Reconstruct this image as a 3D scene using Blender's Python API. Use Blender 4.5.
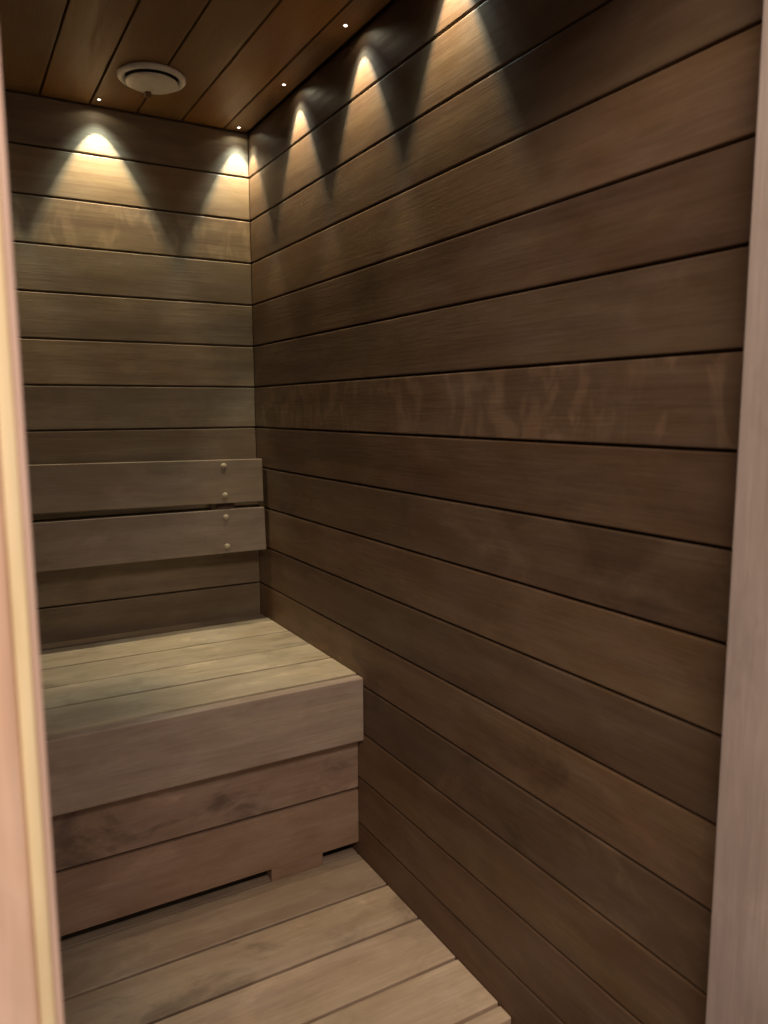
import bpy, bmesh, math, random
from mathutils import Vector, Matrix

for o in list(bpy.data.objects):
    bpy.data.objects.remove(o)
scene = bpy.context.scene
C = scene.collection
U = 0.105            # one wall-board pitch in metres
H = 2.10             # ceiling height
def P(x, y, z): return Vector((x*U, y*U, H + z*U))

# ------------------------------------------------------------------ camera
cam_d = bpy.data.cameras.new('camera'); cam = bpy.data.objects.new('camera', cam_d); C.objects.link(cam)
scene.camera = cam
cam_d.sensor_fit = 'HORIZONTAL'; cam_d.sensor_width = 36.0
cam_d.lens = 765.7/768*36.0
cam.location = P(-6.874, -18.514, -6.593)
yaw, pitch, roll = 0.5202, -0.1333, -0.0046
fw = Vector((math.sin(yaw)*math.cos(pitch), math.cos(yaw)*math.cos(pitch), math.sin(pitch)))
rt = Vector((math.cos(yaw), -math.sin(yaw), 0)); up = rt.cross(fw)
r2 = rt*math.cos(roll) + up*math.sin(roll); u2 = up*math.cos(roll) - rt*math.sin(roll)
cam.rotation_euler = Matrix((r2, u2, -fw)).transposed().to_euler()
cam_d.clip_start = 0.02
cam_d.dof.use_dof = True; cam_d.dof.focus_distance = 1.9; cam_d.dof.aperture_fstop = 9.0

# ------------------------------------------------------------------ world, hall light, exposure
w = bpy.data.worlds.new('hall_ambient'); scene.world = w; w.use_nodes = True
w.node_tree.nodes['Background'].inputs[0].default_value = (1.0, 0.74, 0.62, 1)
w.node_tree.nodes['Background'].inputs[1].default_value = 0.28
def area(name, loc, target, size, power, col):
    l = bpy.data.lights.new(name, 'AREA'); l.shape = 'RECTANGLE'; l.size, l.size_y = size
    l.energy = power; l.color = col
    o = bpy.data.objects.new(name, l); C.objects.link(o); o.location = loc
    o.rotation_euler = (Vector(target)-Vector(loc)).to_track_quat('-Z', 'Y').to_euler()
    return o
area('hall_ceiling_lamp', (-1.0, -2.5, 2.5), (-0.6, -1.2, 0.4), (1.5, 0.4), 29.0, (1.0, 0.81, 0.67))
SPOT_POWER = 9.0
scene.view_settings.view_transform = 'Standard'; scene.view_settings.look = 'None'
scene.view_settings.gamma = 1.0; scene.view_settings.use_curve_mapping = False
scene.view_settings.exposure = 0.0

# ------------------------------------------------------------------ materials
def wood(name, sat=1.0, fine=1.0, blotch=1.0, rough=0.5, wave=1.0):
    m = bpy.data.materials.new(name); m.use_nodes = True
    nt = m.node_tree; N = nt.nodes; L = nt.links; N.clear()
    out = N.new('ShaderNodeOutputMaterial'); bs = N.new('ShaderNodeBsdfPrincipled'); L.new(bs.outputs[0], out.inputs[0])
    gp = N.new('ShaderNodeAttribute'); gp.attribute_name = 'grain'
    col = N.new('ShaderNodeAttribute'); col.attribute_name = 'tone'
    mark = N.new('ShaderNodeAttribute'); mark.attribute_name = 'mark'
    def mp(scale, loc=(0, 0, 0)):
        n = N.new('ShaderNodeMapping'); n.inputs['Scale'].default_value = scale; n.inputs['Location'].default_value = loc
        L.new(gp.outputs['Vector'], n.inputs[0]); return n.outputs[0]
    def noise(vec, s, d=3, r=0.55, dist=0.0):
        n = N.new('ShaderNodeTexNoise'); n.inputs['Scale'].default_value = s; n.inputs['Detail'].default_value = d
        n.inputs['Roughness'].default_value = r; n.inputs['Distortion'].default_value = dist
        L.new(vec, n.inputs['Vector']); return n.outputs['Fac']
    def mr(v, a, b, c, d, smooth=False):
        n = N.new('ShaderNodeMapRange'); n.inputs[1].default_value = a; n.inputs[2].default_value = b
        n.inputs[3].default_value = c; n.inputs[4].default_value = d
        if smooth: n.interpolation_type = 'SMOOTHSTEP'
        L.new(v, n.inputs[0]); return n.outputs[0]
    def mul(a, b, op='MULTIPLY'):
        n = N.new('ShaderNodeMath'); n.operation = op
        for i, q in enumerate((a, b)):
            if isinstance(q, (int, float)): n.inputs[i].default_value = q
            else: L.new(q, n.inputs[i])
        return n.outputs[0]
    streak = noise(mp((1.6, 60, 60)), 1.6, 5, .62)
    bands = noise(mp((0.9, 13, 13), (3, 1, 0)), 1.5, 3, .5, .6)
    blot = noise(mp((7, 16, 16), (7, 2, 0)), 1.0, 4, .6, .4)
    pores = noise(mp((14, 260, 260)), 1.0, 2, .5)
    f = mr(streak, .3, .7, 1-.13*fine, 1+.13*fine)
    f = mul(f, mr(bands, .32, .68, 1-.22*wave, 1+.20*wave))
    f = mul(f, mr(blot, .35, .7, 1-.10*blotch, 1+.16*blotch))
    f = mul(f, mr(pores, .35, .65, .95, 1.05))
    # curly figure across the grain on a few boards
    sep = N.new('ShaderNodeSeparateXYZ'); L.new(mark.outputs['Vector'], sep.inputs[0])
    curl = noise(mp((22, 11.0, 11.0), (1, 5, 0)), 1.0, 2, .5, 1.2)
    curl2 = mr(curl, .45, .66, 0.0, 1.0, True)
    f = mul(f, mul(1.0, mul(curl2, mul(sep.outputs[0], .42)), 'ADD'))
    # water / handling stains
    st = noise(mp((5.5, 10, 10), (2, 9, 0)), 1.0, 5, .62, .5)
    std = mr(st, .53, .68, 0.0, 1.0, True)
    stl = mr(st, .44, .30, 0.0, 1.0, True)
    f = mul(f, mul(1.0, mul(std, mul(sep.outputs[1], .34)), 'SUBTRACT'))
    f = mul(f, mul(1.0, mul(stl, mul(sep.outputs[1], .42)), 'ADD'))
    vm = N.new('ShaderNodeVectorMath'); vm.operation = 'SCALE'
    L.new(col.outputs['Color'], vm.inputs[0]); L.new(f, vm.inputs['Scale'])
    # hue drift: streaks turn redder or greyer
    hs = N.new('ShaderNodeHueSaturation'); L.new(vm.outputs[0], hs.inputs['Color'])
    L.new(mr(bands, .3, .7, .492, .506), hs.inputs['Hue']); L.new(mr(blot, .3, .7, 1.08*sat, .9*sat), hs.inputs['Saturation'])
    L.new(hs.outputs[0], bs.inputs['Base Color'])
    L.new(mr(streak, .3, .7, rough-.08, rough+.1), bs.inputs['Roughness'])
    bs.inputs['Specular IOR Level'].default_value = 0.35
    bp = N.new('ShaderNodeBump'); bp.inputs['Strength'].default_value = 0.12; bp.inputs['Distance'].default_value = 0.002
    L.new(mul(streak, pores, 'ADD'), bp.inputs['Height']); L.new(bp.outputs[0], bs.inputs['Normal'])
    return m
def plain(name, col, rough=.5, metal=0, emit=None, estr=0, nscale=60, var=.06):
    m = bpy.data.materials.new(name); m.use_nodes = True; nt = m.node_tree; bs = nt.nodes['Principled BSDF']
    n = nt.nodes.new('ShaderNodeTexNoise'); n.inputs['Scale'].default_value = nscale
    tc = nt.nodes.new('ShaderNodeTexCoord'); nt.links.new(tc.outputs['Object'], n.inputs['Vector'])
    r = nt.nodes.new('ShaderNodeValToRGB')
    r.color_ramp.elements[0].color = tuple(c*(1-var) for c in col)+(1,); r.color_ramp.elements[1].color = tuple(min(1, c*(1+var)) for c in col)+(1,)
    r.color_ramp.elements[0].position = .35; r.color_ramp.elements[1].position = .65
    nt.links.new(n.outputs['Fac'], r.inputs[0]); nt.links.new(r.outputs[0], bs.inputs['Base Color'])
    bs.inputs['Roughness'].default_value = rough; bs.inputs['Metallic'].default_value = metal
    if emit:
        bs.inputs['Emission Color'].default_value = emit+(1,); bs.inputs['Emission Strength'].default_value = estr
    return m
M_wall = wood('panel_wood', rough=.52, fine=.45, blotch=.9, wave=.7)
M_ceil = wood('ceiling_wood', rough=.5, fine=.8, blotch=.5, wave=.6)
M_bench = wood('bench_wood', rough=.55, fine=.4, blotch=.9, wave=.4)
M_frame = wood('frame_wood', rough=.5, fine=.5, blotch=.5, wave=.5)
M_white = plain('white_plastic', (.9, .88, .84), .45)
M_dark = plain('dark_void', (.02, .017, .014), .9)
M_plug = plain('pale_wood_plug', (.52, .45, .33), .45)
M_peg = plain('brown_peg', (.16, .10, .05), .5)
M_lens = plain('glowing_lens', (.9, .9, .85), .3, emit=(1.0, .93, .82), estr=9.0)
M_ring = plain('brass_ring', (.35, .26, .14), .35, .8)
M_tile = plain('floor_tile', (.12, .11, .10), .4, nscale=8, var=.15)
M_hall = plain('hall_wall_paint', (.55, .48, .42), .8, nscale=12)

# ------------------------------------------------------------------ mesh helpers
random.seed(11)
class MB:
    def __init__(s):
        s.bm = bmesh.new()
        s.g = s.bm.verts.layers.float_vector.new('grain')
        s.t = s.bm.verts.layers.float_vector.new('tone')
        s.m = s.bm.verts.layers.float_vector.new('mark')
    def _attr(s, vs, axis, tone, mark, seed):
        off = Vector((seed*3.17 % 41, seed*7.31 % 37, seed*1.93 % 29))
        o = {'x': (0, 2, 1), 'y': (1, 2, 0), 'z': (2, 0, 1), 'Y': (1, 0, 2), 'X': (0, 1, 2)}[axis]
        for v in vs:
            c = v.co
            v[s.g] = Vector((c[o[0]], c[o[1]], c[o[2]])) + off
            v[s.t] = tone; v[s.m] = mark
    def box(s, lo, hi, axis='x', tone=(.3, .2, .1), mark=(0, 0, 0), bev=.0015, seg=2, seed=None):
        lo = Vector(lo); hi = Vector(hi)
        for i in range(3):
            if lo[i] > hi[i]: lo[i], hi[i] = hi[i], lo[i]
        r = bmesh.ops.create_cube(s.bm, size=1.0)
        vs = r['verts']
        for v in vs:
            v.co = Vector(((lo[i]+hi[i])/2 + v.co[i]*(hi[i]-lo[i]) for i in range(3)))
        if bev:
            es = list({e for v in vs for e in v.link_edges})
            b = bmesh.ops.bevel(s.bm, geom=es, offset=bev, segments=seg, profile=.5, affect='EDGES')
            vs = list({v for f in b['faces'] for v in f.verts} | {v for v in vs if v.is_valid})
        s._attr(vs, axis, tone, mark, random.random()*100 if seed is None else seed)
        return s
    def prism(s, pts, z0, z1, tone, seed=1.0, mark=(0, 0, 0)):
        a = [s.bm.verts.new((x, y, z0)) for x, y in pts]; b = [s.bm.verts.new((x, y, z1)) for x, y in pts]
        n = len(pts)
        for i in range(n): s.bm.faces.new((a[i], a[(i+1) % n], b[(i+1) % n], b[i]))
        s.bm.faces.new(list(reversed(a))); s.bm.faces.new(b)
        s._attr(a+b, 'z', tone, mark, seed); return s
    def lathe(s, prof, c, n=48, tone=(.4, .3, .2), up=(0, 0, 1)):
        # prof: (radius, height along up)
        up = Vector(up).normalized(); q = Vector((0, 0, 1)).rotation_difference(up)
        rings = []
        for r, h in prof:
            if r < 1e-6: rings.append([s.bm.verts.new(Vector(c) + q @ Vector((0, 0, h)))])
            else: rings.append([s.bm.verts.new(Vector(c) + q @ Vector((r*math.cos(2*math.pi*k/n), r*math.sin(2*math.pi*k/n), h))) for k in range(n)])
        for A, B in zip(rings, rings[1:]):
            for k in range(n):
                k2 = (k+1) % n
                if len(A) == 1 and len(B) == 1: continue
                if len(A) == 1: s.bm.faces.new((A[0], B[k], B[k2]))
                elif len(B) == 1: s.bm.faces.new((A[k], B[0], A[k2]))
                else: s.bm.faces.new((A[k], B[k], B[k2], A[k2]))
        s._attr([v for R in rings for v in R], 'z', tone, (0, 0, 0), random.random()*50); return s
    def build(s, name, mat, parent=None, smooth=False, origin=None):
        bmesh.ops.recalc_face_normals(s.bm, faces=s.bm.faces[:])
        me = bpy.data.meshes.new(name)
        if origin is not None:
            bmesh.ops.translate(s.bm, verts=s.bm.verts[:], vec=-Vector(origin))
        s.bm.to_mesh(me); s.bm.free()
        if smooth:
            for p in me.polygons: p.use_smooth = True
        me.materials.append(mat)
        o = bpy.data.objects.new(name, me); C.objects.link(o)
        if origin is not None: o.location = origin
        if parent is not None:
            o.parent = parent; o.matrix_parent_inverse = Matrix.Translation(-parent.location)
        return o
def struct(o, label=None):
    o['kind'] = 'structure'
    if label: o['label'] = label
    return o
def thing(name, label, cat, loc, group=None):
    o = bpy.data.objects.new(name, None); o.empty_display_size = .05; C.objects.link(o); o.location = loc
    o['label'] = label; o['category'] = cat
    if group: o['group'] = group
    return o
def T(c, k=1.0, tint=(1, 1, 1)): return (c[0]*k*tint[0], c[1]*k*tint[1], c[2]*k*tint[2])

# ------------------------------------------------------------------ the room
FLOOR = -H/U                  # floor in board units
XL = -15.0                    # left wall
YF = -13.9                    # inner face of the front wall
G = .037                      # gap between boards
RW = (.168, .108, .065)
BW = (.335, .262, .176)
joints = [0.0] + [-(1.026 + k) for k in range(0, 19)]
joints = [j for j in joints if j > FLOOR] + [FLOOR]

def panel(name, face, a0, a1, tones, marks, base, wall_i):
    mb = MB()
    for i in range(len(joints)-1):
        z1, z0 = joints[i]-G/2, joints[i+1]+G/2
        if i == 0: z1 = -0.02
        t = tones[i] if i < len(tones) else (1, (1, 1, 1))
        mk = marks.get(i, (0, .4, 0))
        if face == 'right': lo, hi, ax = P(0, a0, z0), P(.14, a1, z1), 'y'
        elif face == 'left': lo, hi, ax = P(XL-.14, a0, z0), P(XL, a1, z1), 'y'
        elif face == 'back': lo, hi, ax = P(a0, 0, z0), P(a1, .14, z1), 'x'
        else: lo, hi, ax = P(a0, YF-.14, z0), P(a1, YF, z1), 'x'
        mb.box(lo, hi, ax, T(base, t[0], t[1]), mk, bev=.002, seed=wall_i*17.3+i*4.61)
    if face == 'right': mb.box(P(.12, a0, FLOOR), P(.5, .5, .12), 'y', T(base, .6), bev=0)
    elif face == 'left': mb.box(P(XL-.5, a0, FLOOR), P(XL-.12, a1, 0), 'y', T(base, .6), bev=0)
    elif face == 'back': mb.box(P(a0, .12, FLOOR), P(.12, .5, .12), 'x', T(base, .6), bev=0)
    else: mb.box(P(a0, YF-.5, FLOOR), P(a1, YF-.12, 0), 'x', T(base, .6), bev=0)
    return struct(mb.build(name, M_wall))
r_ = (1.03, .98, .96); g_ = (.99, 1.0, 1.0); n_ = (1, 1, 1); w_ = (1.03, 1.0, .95)
rt_tones = [(.62, r_), (.8, n_), (.9, n_), (1.22, w_), (.84, r_), (.9, g_), (.95, n_), (.8, r_), (.92, g_), (1.05, w_),
            (.92, g_), (1.12, w_), (.86, g_), (1.05, w_), (.98, r_), (.9, r_), (1, n_), (1, n_), (1, n_), (1, n_)]
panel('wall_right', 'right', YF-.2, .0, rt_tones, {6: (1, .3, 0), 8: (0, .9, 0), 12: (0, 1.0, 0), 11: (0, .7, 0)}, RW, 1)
bk_tones = [(.82, n_), (1.0, w_), (1.02, w_), (1.0, g_), (1.05, n_), (1.14, w_), (.92, g_), (.72, r_), (.8, r_), (.8, r_), (.58, r_), (.52, r_)] + [(.9, n_)]*9  # darkest rows have the shade under the backrest put into their tone
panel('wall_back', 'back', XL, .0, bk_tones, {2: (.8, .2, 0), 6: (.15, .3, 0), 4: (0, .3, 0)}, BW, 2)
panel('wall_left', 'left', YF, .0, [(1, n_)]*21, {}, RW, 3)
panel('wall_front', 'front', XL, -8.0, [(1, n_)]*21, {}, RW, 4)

mb = MB()                                                    # ceiling: boards run from the door to the back wall
xs = [0.0] + [-(.61 + k*1.0) for k in range(0, 15)] + [XL]
for i in range(len(xs)-1):
    if xs[i]-xs[i+1] < .06: continue
    k = [.95, 1.08, .98, .92, .90, .88, 1.0][i % 7]
    mb.box(P(xs[i+1]+G/2, YF, 0), P(xs[i]-G/2-(.03 if i == 0 else 0), -.03, .14), 'Y', T((.25, .142, .055), k, [(1, 1, 1), (1.04, .97, .9), (.97, 1.02, 1.06)][i % 3]), (0, .12, 0), bev=.0014, seed=50+i*3.3)
mb.box(P(XL-.5, YF-1.1, .12), P(.5, .5, .5), 'Y', (.06, .035, .02), bev=0)
struct(mb.build('ceiling', M_ceil))
mb = MB(); mb.box(P(XL-.5, -34, FLOOR-.5), P(.5, .5, FLOOR), 'x', bev=0)
struct(mb.build('floor', M_tile))

# door frame: jamb on the right wall, casing on the left, head above
FR = (.55, .455, .40)
mb = MB()
mb.box(P(-.4, -15.0, FLOOR), P(.5, YF, -.9), 'z', FR, (0, .35, 0), bev=.0025, seed=3.3)
struct(mb.build('trim_1', M_frame))
yo = -14.9
def arc(cx, cy, r, a0, a1, n=8): return [(cx+r*math.cos(math.radians(a0+(a1-a0)*i/n)), cy+r*math.sin(math.radians(a0+(a1-a0)*i/n))) for i in range(n+1)]
def prof(pts): return [(x*U, y*U) for x, y in pts]
mb = MB()
mb.prism(prof([(-8.2, YF)] + [(-8.2, yo)] + [(-6.72, yo)] + arc(-6.70, yo+.03, .03, -90, 0, 5) + [(-6.67, YF)]), 0, H-.9*U, (.80, .57, .43), 7.7)
struct(mb.build('trim_2', M_frame, smooth=False))
mb = MB()
mb.prism(prof([(-6.668, YF)] + [(-6.668, yo+.03)] + arc(-6.65, yo+.018, .018, 180, 270, 5) + arc(-6.619, yo+.018, .018, 270, 360, 5) + [(-6.601, YF)]), 0, H-.9*U, (.93, .78, .48), 9.1)  # bead; its cream tone paints in light caught by the rounded edge
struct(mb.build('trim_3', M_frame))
mb = MB()
mb.prism(prof([(-6.600, YF)] + [(-6.600, yo+.004)] + arc(-6.579, yo+.02, .012, -90, 0, 6) + [(-6.567, YF)]), 0, H-.9*U, (.74, .54, .44), 12.1)
struct(mb.build('trim_4', M_frame))
mb = MB(); mb.box(P(-8.2, -15.0, -.9), P(.5, YF, .12), 'X', FR, bev=.002, seed=2.2)
struct(mb.build('trim_5', M_frame))
mb = MB(); mb.box(P(XL-.5, -14.85, FLOOR), P(-8.2, YF-.5, .5), 'x', bev=0)
struct(mb.build('wall_hall', M_hall))

# ------------------------------------------------------------------ upper bench
BT = -11.84; BX0, BX1 = XL+.05, -.01
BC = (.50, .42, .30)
bench = thing('sauna_bench', 'wide upper sauna bench of pale wooden slats with a deep front board, under the backrest', 'bench', P(-7.5, -2.8, FLOOR))
def part(name, lo, hi, axis, tone, mark=(0, .6, 0), bev=.0012, parent=None, mat=None, seed=None):
    mb = MB(); mb.box(P(*lo), P(*hi), axis, tone, mark, bev, 3, seed)
    c = (P(*lo)+P(*hi))/2
    return mb.build(name, mat or M_bench, parent, origin=c)
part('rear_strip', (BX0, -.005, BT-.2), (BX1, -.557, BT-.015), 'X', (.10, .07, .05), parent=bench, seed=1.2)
for y0, y1, k, sd in ((-.56, -1.89, 1.0, 2.7), (-1.95, -3.10, .93, 8.4), (-3.135, -4.20, .98, 5.1), (-4.27, -5.385, 1.02, 6.6)):
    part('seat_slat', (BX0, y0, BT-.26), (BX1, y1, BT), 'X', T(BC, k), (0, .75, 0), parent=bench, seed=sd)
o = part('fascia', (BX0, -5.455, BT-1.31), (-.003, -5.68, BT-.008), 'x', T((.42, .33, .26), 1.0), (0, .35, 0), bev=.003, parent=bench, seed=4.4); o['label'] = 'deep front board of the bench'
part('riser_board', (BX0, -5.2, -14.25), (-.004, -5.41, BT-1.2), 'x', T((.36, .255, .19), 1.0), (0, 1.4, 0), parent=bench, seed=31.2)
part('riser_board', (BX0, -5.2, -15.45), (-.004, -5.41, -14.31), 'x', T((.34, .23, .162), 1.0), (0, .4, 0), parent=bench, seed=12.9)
for x0, x1 in ((-1.92, -.82), (-8.6, -7.5), (-14.6, -13.6)):
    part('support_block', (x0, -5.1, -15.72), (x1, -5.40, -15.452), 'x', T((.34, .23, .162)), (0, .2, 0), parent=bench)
for x0 in (-.5, -7.6, -14.9):
    part('bench_bearer', (x0, -.1, -12.6), (x0+.4, -5.2, -12.1), 'Y', T(BC, .6), parent=bench)

# ------------------------------------------------------------------ foot bench
FT = -15.72
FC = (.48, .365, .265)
foot = thing('foot_bench', 'lower foot bench of broad weathered slats in front of the upper bench', 'bench', P(-7.5, -7.8, FLOOR))
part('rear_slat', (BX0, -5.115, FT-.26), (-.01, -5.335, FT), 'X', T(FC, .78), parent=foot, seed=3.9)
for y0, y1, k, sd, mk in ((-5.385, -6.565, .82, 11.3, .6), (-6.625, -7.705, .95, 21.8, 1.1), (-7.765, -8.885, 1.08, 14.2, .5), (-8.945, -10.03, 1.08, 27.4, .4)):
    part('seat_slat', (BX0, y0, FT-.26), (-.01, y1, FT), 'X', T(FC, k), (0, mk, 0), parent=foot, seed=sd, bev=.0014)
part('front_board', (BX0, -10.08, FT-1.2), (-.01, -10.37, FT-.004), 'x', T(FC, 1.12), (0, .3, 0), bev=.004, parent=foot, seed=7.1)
for x0 in (-.9, -7.6, -14.8):
    part('bench_bearer', (x0, -5.2, FT-.75), (x0+.4, -10.05, FT-.26), 'Y', T(FC, .6), parent=foot)
    part('leg', (x0, -9.4, FLOOR), (x0+.4, -9.8, FT-.75), 'z', T(FC, .5), parent=foot)

# ------------------------------------------------------------------ backrest
back = thing('backrest', 'slanted two-board wooden backrest on the back wall above the bench', 'backrest', P(-6.5, 0, -8.9))
ang = math.atan2(.12, 2.25)
def bboard(name, ytop, ztop, zbot, tone, seed):
    h = ztop-zbot
    mb = MB(); mb.box((-13.2*U/2, 0, -h*U), (13.2*U/2, .26*U, 0), 'x', tone, (0, .45, 0), .0022, 3, seed)
    o = mb.build(name, M_bench, back)
    o.location = P(-.1-6.6, ytop, ztop); o.rotation_euler = (-math.atan(.055), 0, 0)
    return o
b1 = bboard('backrest_board', -.676, -7.75, -8.80, (.30, .235, .17), 40.4); b1.rotation_euler.y = .010; b1.location.z += .035*U + .0
b2 = bboard('backrest_board', -.75, -8.965, -10.029, (.30, .24, .18), 44.1)
for x in (-1.0, -6.8, -12.4):
    mb = MB(); mb.box(P(x-.22, 0, -9.95), P(x+.22, -.50, -7.9), 'z', (.16, .10, .06), bev=.002)
    o = mb.build('support_bracket', M_bench, back)
for x in (-1.055, -6.8, -12.4):
    for z, y in ((-7.925, -.684), (-8.628, -.722), (-9.152, -.76), (-9.86, -.80)):
        mb = MB(); r = .0074
        mb.lathe([(0, -.004), (r*.95, -.004), (r, 0)] + [(r*math.cos(a*math.pi/16), .0012+r*.75*math.sin(a*math.pi/16)) for a in range(0, 8)] + [(0, .0012+r*.75)], P(x-.04+(z+9)*.007, y, z), 20, up=(0, -1, -.055))
        o = mb.build('screw_cap', M_plug, back, smooth=True)

# ------------------------------------------------------------------ ceiling vent
vc = P(-2.77, -2.14, 0)
vent = thing('ceiling_vent', 'round off-white ventilation valve on the wooden ceiling', 'vent', vc)
R0 = .66*U
mb = MB(); mb.lathe([(R0*.78, .0), (R0*.96, .0), (R0, -.002), (R0, -.006), (R0*.96, -.0095), (R0*.9, -.0105), (R0*.84, -.010), (R0*.79, -.006), (R0*.78, .0)], vc, 64)
mb.build('flange', M_white, vent, smooth=True)
mb = MB(); mb.lathe([(0, -.0005), (R0*.79, -.0005), (R0*.79, .004)], vc, 48)
mb.build('throat', M_dark, vent)
mb = MB(); mb.lathe([(0, -.003), (R0*.2, -.003), (R0*.2, -.012), (R0*.70, -.0125), (R0*.76, -.0135), (R0*.77, -.0155), (R0*.73, -.0175), (R0*.5, -.0190), (0, -.0195)], vc, 64)
mb.build('valve_disc', M_white, vent, smooth=True)
mb = MB(); mb.box(vc+Vector((-.006, .034, -.029)), vc+Vector((.006, .047, -.016)), 'z', bev=.0015)
mb.build('peg', M_peg, vent)

# ------------------------------------------------------------------ spotlights in the ceiling
def spot_lamp(loc, parent, tilt):
    l = bpy.data.lights.new('spot_beam', 'SPOT'); l.energy = SPOT_POWER; l.color = (1.0, .90, .72)
    l.spot_size = math.radians(150); l.spot_blend = .25; l.shadow_soft_size = .0015
    l.use_nodes = True; nt = l.node_tree; N = nt.nodes; L = nt.links
    em = N['Emission']
    tc = N.new('ShaderNodeTexCoord'); sp = N.new('ShaderNodeSeparateXYZ'); L.new(tc.outputs['Normal'], sp.inputs[0])
    ab = N.new('ShaderNodeMath'); ab.operation = 'ABSOLUTE'; L.new(sp.outputs['Z'], ab.inputs[0])
    ac = N.new('ShaderNodeMath'); ac.operation = 'ARCCOSINE'; L.new(ab.outputs[0], ac.inputs[0])
    dg = N.new('ShaderNodeMath'); dg.operation = 'DEGREES'; L.new(ac.outputs[0], dg.inputs[0])
    cr = N.new('ShaderNodeValToRGB'); mr = N.new('ShaderNodeMapRange'); mr.inputs[1].default_value = 0; mr.inputs[2].default_value = 80
    L.new(dg.outputs[0], mr.inputs[0]); L.new(mr.outputs[0], cr.inputs[0])
    e = cr.color_ramp.elements
    def stop(a, c):
        q = e.new(a/80); q.color = c+(1,)
    e[0].position = 0; e[0].color = (1, .90, .70, 1); e[1].position = 1; e[1].color = (0, 0, 0, 1)
    stop(23, (1, .93, .79)); stop(27, (.50, .58, .60)); stop(30, (.085, .115, .13)); stop(39, (.022, .026, .028)); stop(45, (.006, .006, .006)); stop(75, (.004, .004, .003))
    L.new(cr.outputs[0], em.inputs['Color'])
    o = bpy.data.objects.new('spot_beam', l); C.objects.link(o); o.parent = parent; o.location = (0, 0, -.0035)
    o.rotation_euler = tilt
    return o
spots = [((-.33, -.31), 'tiny glowing ceiling spot nearest the corner of the two walls', 9),
         ((-.331, -3.06), 'tiny glowing ceiling spot along the right wall, second from the corner', 9),
         ((-.336, -5.84), 'tiny glowing ceiling spot along the right wall, farthest from the corner in view', 9),
         ((-.336, -8.62), 'tiny ceiling spot beyond the top edge of the photo, casting the widest beam', 9),
         ((-3.482, -.433), 'tiny glowing ceiling spot by the back wall, next to the round vent', 9),
         ((-6.63, -.433), 'tiny ceiling spot by the back wall hidden behind the left door casing', 9)]
for (x, y), lab, k in spots:
    t = thing('ceiling_spotlight', lab, 'light', P(x, y, 0), 'small spotlights in the sauna ceiling')
    mb = MB(); mb.lathe([(.0035, -.0001), (.0035, -.0015), (.0048, -.0016), (.0062, -.0008), (.0064, 0.0002)], P(x, y, 0), 24); mb.build('ring', M_ring, t, smooth=True)
    mb = MB(); mb.lathe([(.0034, 0), (.0030, -.0012), (.0020, -.0022), (0, -.0027)], P(x, y, 0), 20); mb.build('lens', M_lens, t, smooth=True)
    spot_lamp(P(x, y, 0), t, [(math.radians(3), math.radians(-3), 0), (0, math.radians(-k), 0), (math.radians(k), 0, 0)][0 if y > -.4 else (2 if y > -1 else 1)])
